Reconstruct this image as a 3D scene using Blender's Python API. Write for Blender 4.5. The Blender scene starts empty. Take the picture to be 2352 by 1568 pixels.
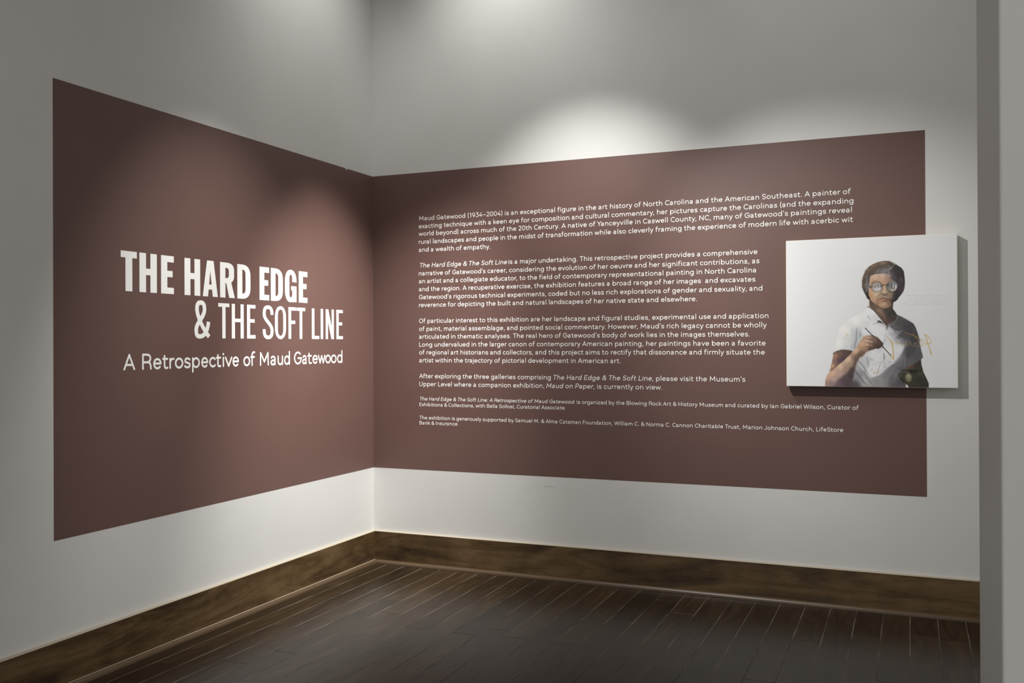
import bpy, bmesh, math, random, re
import numpy as np
from mathutils import Vector, Matrix

S = bpy.context.scene
COL = S.collection

# ---------------------------------------------------------------- camera
F_PX, YAW, PITCH, ROLL = 2171.276, 0.399380, 0.0033974, -0.0042090
CAM = (3.211248, -5.296, 1.4)
cam_d = bpy.data.cameras.new('camera')
cam_d.sensor_fit = 'HORIZONTAL'
cam_d.sensor_width = 36.0
cam_d.lens = 36.0 * F_PX / 2352.0
cam_d.clip_start = 0.05
cam = bpy.data.objects.new('camera', cam_d)
COL.objects.link(cam)
_F = Vector((-math.sin(YAW), math.cos(YAW), 0)); _R = Vector((math.cos(YAW), math.sin(YAW), 0)); _U = Vector((0, 0, 1))
_F2 = _F * math.cos(PITCH) + _U * math.sin(PITCH)
_U2 = _U * math.cos(PITCH) - _F * math.sin(PITCH)
_R3 = _R * math.cos(ROLL) + _U2 * math.sin(ROLL)
_U3 = _U2 * math.cos(ROLL) - _R * math.sin(ROLL)
cam.matrix_world = Matrix(((_R3.x, _U3.x, -_F2.x, CAM[0]), (_R3.y, _U3.y, -_F2.y, CAM[1]), (_R3.z, _U3.z, -_F2.z, CAM[2]), (0, 0, 0, 1)))
S.camera = cam

# ---------------------------------------------------------------- world, exposure
S.view_settings.view_transform = 'Standard'
S.view_settings.look = 'None'
S.view_settings.gamma = 1.0
S.view_settings.use_curve_mapping = False
S.view_settings.exposure = 0.0
wd = bpy.data.worlds.new('world'); S.world = wd; wd.use_nodes = True
wd.node_tree.nodes['Background'].inputs[0].default_value = (1.0, 0.99, 0.965, 1)
wd.node_tree.nodes['Background'].inputs[1].default_value = 0.69

# ---------------------------------------------------------------- track spotlights and one added fill
def spot(loc, aim, watt, angle, blend, size=0.04, col=(1.0, 0.987, 0.96)):
    d = bpy.data.lights.new('track_or_fill_spot', 'SPOT')
    d.energy = watt; d.spot_size = math.radians(angle); d.spot_blend = blend
    d.shadow_soft_size = size; d.color = col
    o = bpy.data.objects.new('track_or_fill_spot', d); COL.objects.link(o)
    o.location = loc
    o.rotation_euler = (Vector(aim) - Vector(loc)).to_track_quat('-Z', 'Y').to_euler()
    return o
# text wall, left half: hot pool just above the painted field
spot((1.45, -1.18, 3.45), (1.50, 0.0, 1.32), 178, 73, 1.0)
# canvas and right half of the text wall
spot((1.72, -1.72, 3.10), (2.92, 0.0, 1.38), 186, 61, 1.0, size=0.02)
# title wall: two spots
spot((1.45, -1.75, 3.60), (0.0, -1.42, 0.85), 270, 54, 1.0)
spot((1.30, -0.80, 3.60), (0.0, -0.45, 0.45), 720, 50, 1.0)
# pools high on both walls, next to the corner
spot((0.92, -0.70, 3.98), (0.98, 0.0, 3.20), 27, 105, 1.0)
spot((0.66, -0.88, 3.98), (0.0, -0.78, 3.20), 22, 105, 1.0)
# added fill lamp: soft wash lifting the upper right of the text wall
spot((2.55, -1.75, 3.98), (2.35, 0.0, 2.95), 26, 110, 1.0)

# ---------------------------------------------------------------- materials
def new_mat(name, rough=0.6, col=(0.5, 0.5, 0.5), spec=0.5):
    m = bpy.data.materials.new(name); m.use_nodes = True
    b = m.node_tree.nodes['Principled BSDF']
    b.inputs['Base Color'].default_value = (*col, 1)
    b.inputs['Roughness'].default_value = rough
    b.inputs['Specular IOR Level'].default_value = spec
    return m, m.node_tree, b
def N(t, kind, **kw):
    n = t.nodes.new(kind)
    for k, v in kw.items():
        if k in n.inputs: n.inputs[k].default_value = v
        else: setattr(n, k, v)
    return n
def coords(t, scale=(1, 1, 1)):
    tc = N(t, 'ShaderNodeTexCoord'); mp = N(t, 'ShaderNodeMapping'); mp.inputs['Scale'].default_value = scale
    t.links.new(tc.outputs['Object'], mp.inputs['Vector'])
    return mp.outputs['Vector']
def noise(t, vec, scale, detail=4, rough=0.55, dist=0.0):
    n = N(t, 'ShaderNodeTexNoise'); n.inputs['Scale'].default_value = scale; n.inputs['Detail'].default_value = detail
    n.inputs['Roughness'].default_value = rough; n.inputs['Distortion'].default_value = dist
    t.links.new(vec, n.inputs['Vector']); return n.outputs['Fac']
def ramp(t, fac, stops):
    r = N(t, 'ShaderNodeValToRGB'); e = r.color_ramp.elements
    while len(e) < len(stops): e.new(0.5)
    for el, (p, c) in zip(e, stops): el.position = p; el.color = (*c, 1)
    t.links.new(fac, r.inputs['Fac']); return r.outputs['Color']
def bump(t, b, h, strength, dist):
    n = N(t, 'ShaderNodeBump'); n.inputs['Strength'].default_value = strength; n.inputs['Distance'].default_value = dist
    t.links.new(h, n.inputs['Height']); t.links.new(n.outputs['Normal'], b.inputs['Normal']); return n

def paint_mat(name, col, rough, spec, var=0.03):
    m, t, b = new_mat(name, rough, col, spec)
    v = coords(t)
    c = ramp(t, noise(t, v, 1.7, 3), [(0.3, tuple(x * (1 - var) for x in col)), (0.7, tuple(min(1, x * (1 + var)) for x in col))])
    t.links.new(c, b.inputs['Base Color'])
    bump(t, b, noise(t, coords(t, (1, 1, 1.6)), 160, 3), 0.10, 0.002)
    return m
WALL = paint_mat('warm_grey_wall_paint', (0.68, 0.675, 0.652), 0.6, 0.3)
MAROON = paint_mat('maroon_wall_paint', (0.142, 0.079, 0.067), 0.50, 0.42, 0.04)
CEIL = paint_mat('ceiling_paint', (0.62, 0.61, 0.59), 0.8, 0.2)
VINYL, _, _ = new_mat('cream_white_vinyl', 0.45, (0.93, 0.925, 0.89), 0.4)
HOLE, _, _ = new_mat('nail_hole_dark', 0.9, (0.10, 0.095, 0.09), 0.1)
SCUFF, _, _ = new_mat('grey_scuff', 0.8, (0.46, 0.455, 0.44), 0.1)

def wood_mat(name, axis, stops, rough=0.42):
    m, t, b = new_mat(name, rough, (0.1, 0.06, 0.03), 0.5)
    sc = [7, 7, 7]; sc[axis] = 1.3
    v = coords(t, sc)
    n1 = noise(t, v, 0.95, 6, 0.58, 2.2)
    n2 = noise(t, coords(t, tuple(s * 6 for s in sc)), 3.0, 5, 0.6, 0.4)
    n3 = noise(t, coords(t), 2.4, 3, 0.6, 0.8)
    mx = N(t, 'ShaderNodeMath', operation='MULTIPLY_ADD'); mx.inputs[1].default_value = 0.20
    t.links.new(n2, mx.inputs[0])
    m2 = N(t, 'ShaderNodeMath', operation='MULTIPLY_ADD'); m2.inputs[1].default_value = 0.60
    t.links.new(n1, m2.inputs[0]); 
    m3 = N(t, 'ShaderNodeMath', operation='MULTIPLY'); m3.inputs[1].default_value = 0.32
    t.links.new(n3, m3.inputs[0]); t.links.new(m3.outputs[0], m2.inputs[2]); t.links.new(m2.outputs[0], mx.inputs[2])
    t.links.new(ramp(t, mx.outputs[0], stops), b.inputs['Base Color'])
    bump(t, b, n2, 0.12, 0.002)
    return m
BSTOPS = [(0.38, (0.020, 0.011, 0.005)), (0.48, (0.054, 0.030, 0.012)), (0.57, (0.090, 0.053, 0.021)), (0.68, (0.142, 0.090, 0.042))]
BASE_L = wood_mat('stained_baseboard_wood_along_left', 1, BSTOPS)
SHOE, _, _ = new_mat('stained_shoe_molding_wood', 0.35, (0.080, 0.050, 0.025), 0.5)
BASE_B = wood_mat('stained_baseboard_wood_along_back', 0, BSTOPS)

# floor planks: tone per plank from a colour attribute, hand-scraped waves in the bump
PLANK, t, b = new_mat('dark_floor_plank', 0.28, (0.04, 0.025, 0.015), 0.26)
b.inputs['Specular Tint'].default_value = (1.0, 0.88, 0.76, 1)
at = N(t, 'ShaderNodeAttribute'); at.attribute_name = 'tone'
sep = N(t, 'ShaderNodeSeparateColor'); t.links.new(at.outputs['Color'], sep.inputs[0])
tc = N(t, 'ShaderNodeTexCoord'); add = N(t, 'ShaderNodeVectorMath', operation='ADD')
sc_ = N(t, 'ShaderNodeVectorMath', operation='SCALE'); sc_.inputs['Scale'].default_value = 37.0
t.links.new(at.outputs['Color'], sc_.inputs[0]); t.links.new(tc.outputs['Object'], add.inputs[0]); t.links.new(sc_.outputs[0], add.inputs[1])
mp = N(t, 'ShaderNodeMapping'); mp.inputs['Scale'].default_value = (14, 1.6, 1); t.links.new(add.outputs[0], mp.inputs['Vector'])
g1 = noise(t, mp.outputs['Vector'], 1.3, 7, 0.62, 1.2)
mm = N(t, 'ShaderNodeMath', operation='MULTIPLY_ADD'); mm.inputs[1].default_value = 0.75; t.links.new(g1, mm.inputs[0])
m4 = N(t, 'ShaderNodeMath', operation='MULTIPLY'); m4.inputs[1].default_value = 0.15; t.links.new(sep.outputs[0], m4.inputs[0]); t.links.new(m4.outputs[0], mm.inputs[2])
t.links.new(ramp(t, mm.outputs[0], [(0.30, (0.013, 0.008, 0.0045)), (0.5, (0.030, 0.018, 0.009)), (0.72, (0.070, 0.041, 0.018))]), b.inputs['Base Color'])
mpw = N(t, 'ShaderNodeMapping'); mpw.inputs['Scale'].default_value = (16, 5, 1); t.links.new(add.outputs[0], mpw.inputs['Vector'])
bump(t, b, noise(t, mpw.outputs['Vector'], 1.0, 3, 0.5, 0.5), 0.30, 0.004)
GROOVE, t, b = new_mat('dusty_floor_groove', 0.7, (0.16, 0.135, 0.11), 0.3)
t.links.new(ramp(t, noise(t, coords(t), 4.0, 4), [(0.40, (0.06, 0.05, 0.04)), (0.64, (0.24, 0.21, 0.18))]), b.inputs['Base Color'])
EDGE_LIT, _, _ = new_mat('dusty_lit_edge', 0.75, (0.40, 0.35, 0.27), 0.3)  # light caught by the top edges, painted in as a paler, dusty colour
EDGE_, _, _ = new_mat('raw_cream_canvas_edge', 0.8, (0.84, 0.77, 0.66), 0.2)
METAL, _, _ = new_mat('grey_steel', 0.4, (0.35, 0.35, 0.35), 0.5)
METAL.node_tree.nodes['Principled BSDF'].inputs['Metallic'].default_value = 0.8
PIC, t, b = new_mat('painted_canvas', 0.55, (0.8, 0.8, 0.8), 0.3)
at = N(t, 'ShaderNodeAttribute'); at.attribute_name = 'pigment'; t.links.new(at.outputs['Color'], b.inputs['Base Color'])
bump(t, b, noise(t, coords(t), 900, 2), 0.06, 0.0006)

# ---------------------------------------------------------------- helpers
def link_mesh(name, verts, faces, mat, parent=None, loc=(0, 0, 0), mats=None, midx=None):
    me = bpy.data.meshes.new(name); me.from_pydata([tuple(v) for v in verts], [], faces)
    for m in (mats or [mat]): me.materials.append(m)
    if midx: me.polygons.foreach_set('material_index', midx)
    me.update()
    o = bpy.data.objects.new(name, me); COL.objects.link(o); o.location = loc
    if parent: o.parent = parent
    return o
def box(name, lo, hi, mat, parent=None, bevel=0.0, seg=2):
    bm = bmesh.new(); bmesh.ops.create_cube(bm, size=1)
    for v in bm.verts:
        v.co = [lo[i] + (v.co[i] + 0.5) * (hi[i] - lo[i]) for i in range(3)]
    if bevel: bmesh.ops.bevel(bm, geom=bm.edges[:], offset=bevel, segments=seg, affect='EDGES', profile=0.5)
    me = bpy.data.meshes.new(name); bm.to_mesh(me); bm.free(); me.materials.append(mat)
    o = bpy.data.objects.new(name, me); COL.objects.link(o)
    if parent: o.parent = parent
    return o
def structure(o): o['kind'] = 'structure'; return o
def thing(o, label, cat, group=None):
    o['label'] = label; o['category'] = cat
    if group: o['group'] = group
    return o
def empty(name, loc):
    o = bpy.data.objects.new(name, None); COL.objects.link(o); o.location = loc; o.empty_display_size = 0.1
    return o

# ---------------------------------------------------------------- room shell
HT = 4.05; XR = 6.4; YF = -7.0
wall_left = structure(box('wall_left', (-0.15, YF, 0), (0, 0.15, HT), WALL))
wall_back = structure(box('wall_back', (0, 0, 0), (XR, 0.15, HT), WALL))
wall_right = structure(box('wall_right', (3.3335, -3.72, 0), (XR, -3.22, HT), WALL, bevel=0.004, seg=3))
ceiling = structure(box('ceiling', (-0.15, YF, HT), (XR, 0.15, HT + 0.1), CEIL))

# floor of 5 inch planks running along the left wall
rng = random.Random(11)
verts, faces, midx, tones = [], [], [], []
PW, X0 = 0.1284, 0.118 - 0.1284
g, gd = 0.0017, 0.0013
def plank(xa, xb, ya, yb, tone):
    n = len(verts)
    for (x, y, z) in ((xa, ya, -gd), (xb, ya, -gd), (xb, yb, -gd), (xa, yb, -gd), (xa + g, ya + g, 0), (xb - g, ya + g, 0), (xb - g, yb - g, 0), (xa + g, yb - g, 0)):
        verts.append((x, y, z))
    faces.append((n + 4, n + 5, n + 6, n + 7)); midx.append(0)
    for a, c in ((0, 1), (1, 2), (2, 3), (3, 0)):
        faces.append((n + a, n + c, n + c + 4, n + a + 4)); midx.append(1 if a in (1, 3) else 0)
    tones.extend([tone] * 8)
k = 0
while X0 + k * PW < XR:
    xa = X0 + k * PW; y = -rng.uniform(0.1, 1.3) ; top = 0.0
    while top > YF:
        plank(xa, xa + PW, max(y, YF), top, (rng.random(), rng.random(), rng.random()))
        top = y; y -= rng.choice((0.6, 0.9, 1.2, 1.5, 1.8)) * rng.uniform(0.9, 1.1)
        if y < YF + 0.2: y = YF
    k += 1
# a slab under the planks
n = len(verts)
for z in (-0.003, -0.05):
    for x, y in ((-0.15, YF), (XR, YF), (XR, 0.15), (-0.15, 0.15)): verts.append((x, y, z))
for f in ((0, 1, 2, 3), (7, 6, 5, 4), (0, 4, 5, 1), (1, 5, 6, 2), (2, 6, 7, 3), (3, 7, 4, 0)):
    faces.append(tuple(n + i for i in f)); midx.append(0)
tones.extend([(0.3, 0.3, 0.3)] * 8)
floor = structure(link_mesh('floor', verts, faces, None, mats=[PLANK, GROOVE], midx=midx))
ca = floor.data.color_attributes.new('tone', 'FLOAT_COLOR', 'POINT')
ca.data.foreach_set('color', np.array([(a, b_, c, 1) for a, b_, c in tones], dtype=np.float32).ravel())

# baseboards and quarter-round shoe molding (profile swept along the wall, mitred in the corner)
BT, BH = 0.020, 0.207
prof_b = [(0, 0), (BT, 0), (BT, BH - 0.004), (BT - 0.003, BH - 0.0005), (BT - 0.006, BH), (0, BH)]
sh = 0.022
prof_s = [(BT, 0), (BT + sh, 0)] + [(BT + sh * math.cos(a), sh * math.sin(a)) for a in [math.pi / 16 * i for i in range(1, 9)]]
def sweep(name, prof, side, mat, parent=None):
    n = len(prof); vs = []
    for d, z in prof: vs.append((d, -d, z))
    for d, z in prof: vs.append((d, YF, z) if side == 'left' else (XR, -d, z))
    fs = [(i, (i + 1) % n, n + (i + 1) % n, n + i) for i in range(n)] + [tuple(range(n)), tuple(range(2 * n - 1, n - 1, -1))]
    o = link_mesh(name, vs, fs, None, parent, mats=[mat, EDGE_LIT], midx=[1 if (name == 'baseboard_' + side and i in (2, 3, 4)) or (name == 'shoe_molding' and side == 'left' and i == n - 2) else 0 for i in range(n)] + [0, 0])
    bm = bmesh.new(); bm.from_mesh(o.data); bmesh.ops.recalc_face_normals(bm, faces=bm.faces); bm.to_mesh(o.data); bm.free()
    return o
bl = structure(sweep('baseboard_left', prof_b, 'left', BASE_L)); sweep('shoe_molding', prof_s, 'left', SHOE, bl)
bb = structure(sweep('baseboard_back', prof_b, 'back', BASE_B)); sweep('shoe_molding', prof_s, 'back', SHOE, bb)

# painted maroon fields (a film on the wall), with the small nick in the top edge of the left one
PF = 0.0005
ZT, ZB = 2.4935, 0.6105
def prism_on_wall(name, pts, side, t0, t1, mat, parent):
    n = len(pts)
    def P(u, z, t): return (t, u, z) if side == 'left' else (u, -t, z)
    vs = [P(u, z, t1) for u, z in pts] + [P(u, z, t0) for u, z in pts]
    fs = [tuple(range(n))] + [(i, n + i, n + (i + 1) % n, (i + 1) % n) for i in range(n)]
    return link_mesh(name, vs, fs, mat, parent)
pl = prism_on_wall('painted_panel', [(-2.4815, ZB), (0.0, ZB), (0.0, ZT), (-0.3005, ZT), (-0.3025, ZT - 0.0105), (-0.326, ZT), (-2.4815, ZT)], 'left', 0, PF, MAROON, wall_left)
pl['label'] = 'maroon painted field on the left wall behind the white title'
pb = prism_on_wall('painted_panel', [(0.0, ZB), (3.2828, ZB), (3.2828, ZT), (0.0, ZT)], 'back', 0, PF, MAROON, wall_back)
pb['label'] = 'maroon painted field behind the white paragraphs and the portrait canvas'
def disc(u, z, r): return [(u + r * math.cos(a), z + r * math.sin(a)) for a in [math.pi / 4 * i for i in range(8)]]
h = prism_on_wall('nail_hole', disc(-0.147, 3.207, 0.0022), 'left', 0, 0.0003, HOLE, wall_left)
for u, z in ((0.684, 3.341), (0.588, 3.197), (0.077, 3.114)):
    prism_on_wall('nail_hole', disc(u, z, 0.0022), 'back', 0, 0.0003, HOLE, wall_back)
prism_on_wall('scuff_mark', [(1.180, 0.5515), (1.186, 0.5478), (1.205, 0.5490), (1.236, 0.5475), (1.252, 0.5500), (1.225, 0.5512), (1.200, 0.5522)], 'back', 0, 0.0003, SCUFF, wall_back)

# ---------------------------------------------------------------- lettering engine
VT = 0.0003     # vinyl thickness
class Pen:
    """collects filled 2D pieces and turns them into one solid vinyl mesh"""
    def __init__(self): self.v = []; self.f = []; self.k = 0
    def top(self): self.k += 1; return 1 + 0.10 * (self.k % 9)   # overlapping strips of film lie one on the other
    def piece(self, outline, faces_local=None):
        # outline: CCW points; top at 1, foot at 0
        n0 = len(self.v); n = len(outline)
        h1 = self.top(); self.v += [(x, y, h1) for x, y in outline] + [(x, y, 0) for x, y in outline]
        if faces_local is None: self.f.append(tuple(n0 + i for i in range(n)))
        else: self.f += [tuple(n0 + i for i in fl) for fl in faces_local]
        self.f += [(n0 + i, n0 + n + i, n0 + n + (i + 1) % n, n0 + (i + 1) % n) for i in range(n)]
    def poly(self, pts):
        a = sum(pts[i][0] * pts[(i + 1) % len(pts)][1] - pts[(i + 1) % len(pts)][0] * pts[i][1] for i in range(len(pts)))
        self.piece(pts if a > 0 else pts[::-1])
    def rect(self, x0, y0, x1, y1): self.poly([(x0, y0), (x1, y0), (x1, y1), (x0, y1)])
    def ring(self, outer, inner):
        n0 = len(self.v); n = len(outer); h1 = self.top()
        for z in (h1, 0):
            self.v += [(x, y, z) for x, y in outer] + [(x, y, z) for x, y in inner]
        for i in range(n):
            j = (i + 1) % n
            self.f.append((n0 + i, n0 + j, n0 + n + j, n0 + n + i))
            self.f.append((n0 + i, n0 + 2 * n + i, n0 + 2 * n + j, n0 + j))
            self.f.append((n0 + n + j, n0 + 3 * n + j, n0 + 3 * n + i, n0 + n + i))
    def stroke(self, pts, hw, cap='round', ky=1.0, closed=False):
        p = [(x, y * ky) for x, y in pts]
        q = [p[0]]
        for a in p[1:]:
            if math.hypot(a[0] - q[-1][0], a[1] - q[-1][1]) > 1e-6: q.append(a)
        p = q
        if len(p) == 1:
            c = [(p[0][0] + hw * math.cos(math.pi / 6 * i), (p[0][1] + hw * math.sin(math.pi / 6 * i)) / ky) for i in range(12)]
            self.piece(c); return
        if closed and math.hypot(p[0][0] - p[-1][0], p[0][1] - p[-1][1]) < 1e-6: p = p[:-1]
        n = len(p); Lf, Rt = [], []
        for i in range(n):
            if closed: a, c = p[i - 1], p[(i + 1) % n]
            else: a, c = p[max(0, i - 1)], p[min(n - 1, i + 1)]
            b_ = p[i]
            def unit(u, w):
                d = math.hypot(w[0] - u[0], w[1] - u[1]) or 1; return ((w[0] - u[0]) / d, (w[1] - u[1]) / d)
            d1 = unit(a, b_) if (i > 0 or closed) else unit(b_, c)
            d2 = unit(b_, c) if (i < n - 1 or closed) else d1
            nx, ny = -(d1[1] + d2[1]), d1[0] + d2[0]
            l = math.hypot(nx, ny) or 1; nx /= l; ny /= l
            k_ = min(1.8, 1 / max(0.3, nx * -d1[1] + ny * d1[0]))
            Lf.append((b_[0] + nx * hw * k_, b_[1] + ny * hw * k_)); Rt.append((b_[0] - nx * hw * k_, b_[1] - ny * hw * k_))
        u = lambda L: [(x, y / ky) for x, y in L]
        if closed:
            area = sum(p[i - 1][0] * p[i][1] - p[i][0] * p[i - 1][1] for i in range(n))
            if area > 0: self.ring(u(Rt), u(Lf))
            else: self.ring(u(Lf)[::-1], u(Rt)[::-1])
            return
        def capc(c, frm):
            a0 = math.atan2(frm[1] - c[1], frm[0] - c[0])
            return [(c[0] + hw * math.cos(a0 + math.pi * i / 6), c[1] + hw * math.sin(a0 + math.pi * i / 6)) for i in range(1, 6)]
        e = capc(p[-1], Rt[-1]) if cap == 'round' else []
        s = capc(p[0], Lf[0]) if cap == 'round' else []
        out = Rt + e + Lf[::-1] + s
        m = len(e); fl = [(i, i + 1, 2 * n + m - 2 - i, 2 * n + m - 1 - i) for i in range(n - 1)]
        if e: fl.append(tuple(range(n - 1, n + m + 1)))
        if s: fl.append(tuple(list(range(2 * n + m - 1, 2 * n + m + len(s))) + [0]))
        self.piece(u(out), fl)
    def emit(self, name, side, origin, mat, parent, pw, base=PF):
        """2D points are metres relative to origin (u, z); pw = parent's world location"""
        vs = []
        for x, y, h_ in self.v:
            d = h_ * VT
            vs.append((d, x, y) if side == 'left' else (x, -d, y))
        loc = (base, origin[0], origin[1]) if side == 'left' else (origin[0], -base, origin[1])
        return link_mesh(name, vs, self.f, mat, parent, tuple(loc[i] - pw[i] for i in range(3)))

def parse(s):
    """'M x y L x y C ... E cx cy rx ry a0 a1' in 1/1000 em -> list of polylines"""
    tk = re.findall(r'[A-Z]|-?[0-9.]+', s); out = []; i = 0; cur = None
    while i < len(tk):
        c = tk[i]; i += 1
        def take(k):
            nonlocal i
            r = [float(x) for x in tk[i:i + k]]; i += k; return r
        if c == 'M': cur = [tuple(take(2))]; out.append(cur)
        elif c == 'L': cur.append(tuple(take(2)))
        elif c == 'C':
            a = take(6); p0 = cur[-1]
            for k_ in range(1, 8):
                t_ = k_ / 7; q = 1 - t_
                cur.append(tuple(q**3 * p0[d] + 3 * q * q * t_ * a[d] + 3 * q * t_ * t_ * a[2 + d] + t_**3 * a[4 + d] for d in (0, 1)))
        elif c == 'E':
            cx, cy, rx, ry, a0, a1 = take(6)
            full = abs(a1 - a0) >= 359; nn = max(6, int(abs(a1 - a0) / 18))
            cur = [(cx + rx * math.cos(math.radians(a0 + (a1 - a0) * k_ / nn)), cy + ry * math.sin(math.radians(a0 + (a1 - a0) * k_ / nn))) for k_ in range(nn + 1)]
            if full: cur.append('closed')
            out.append(cur)
        elif c == 'D':   # dot
            x, y = take(2); out.append([(x, y), 'dot'])
    return out
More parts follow.
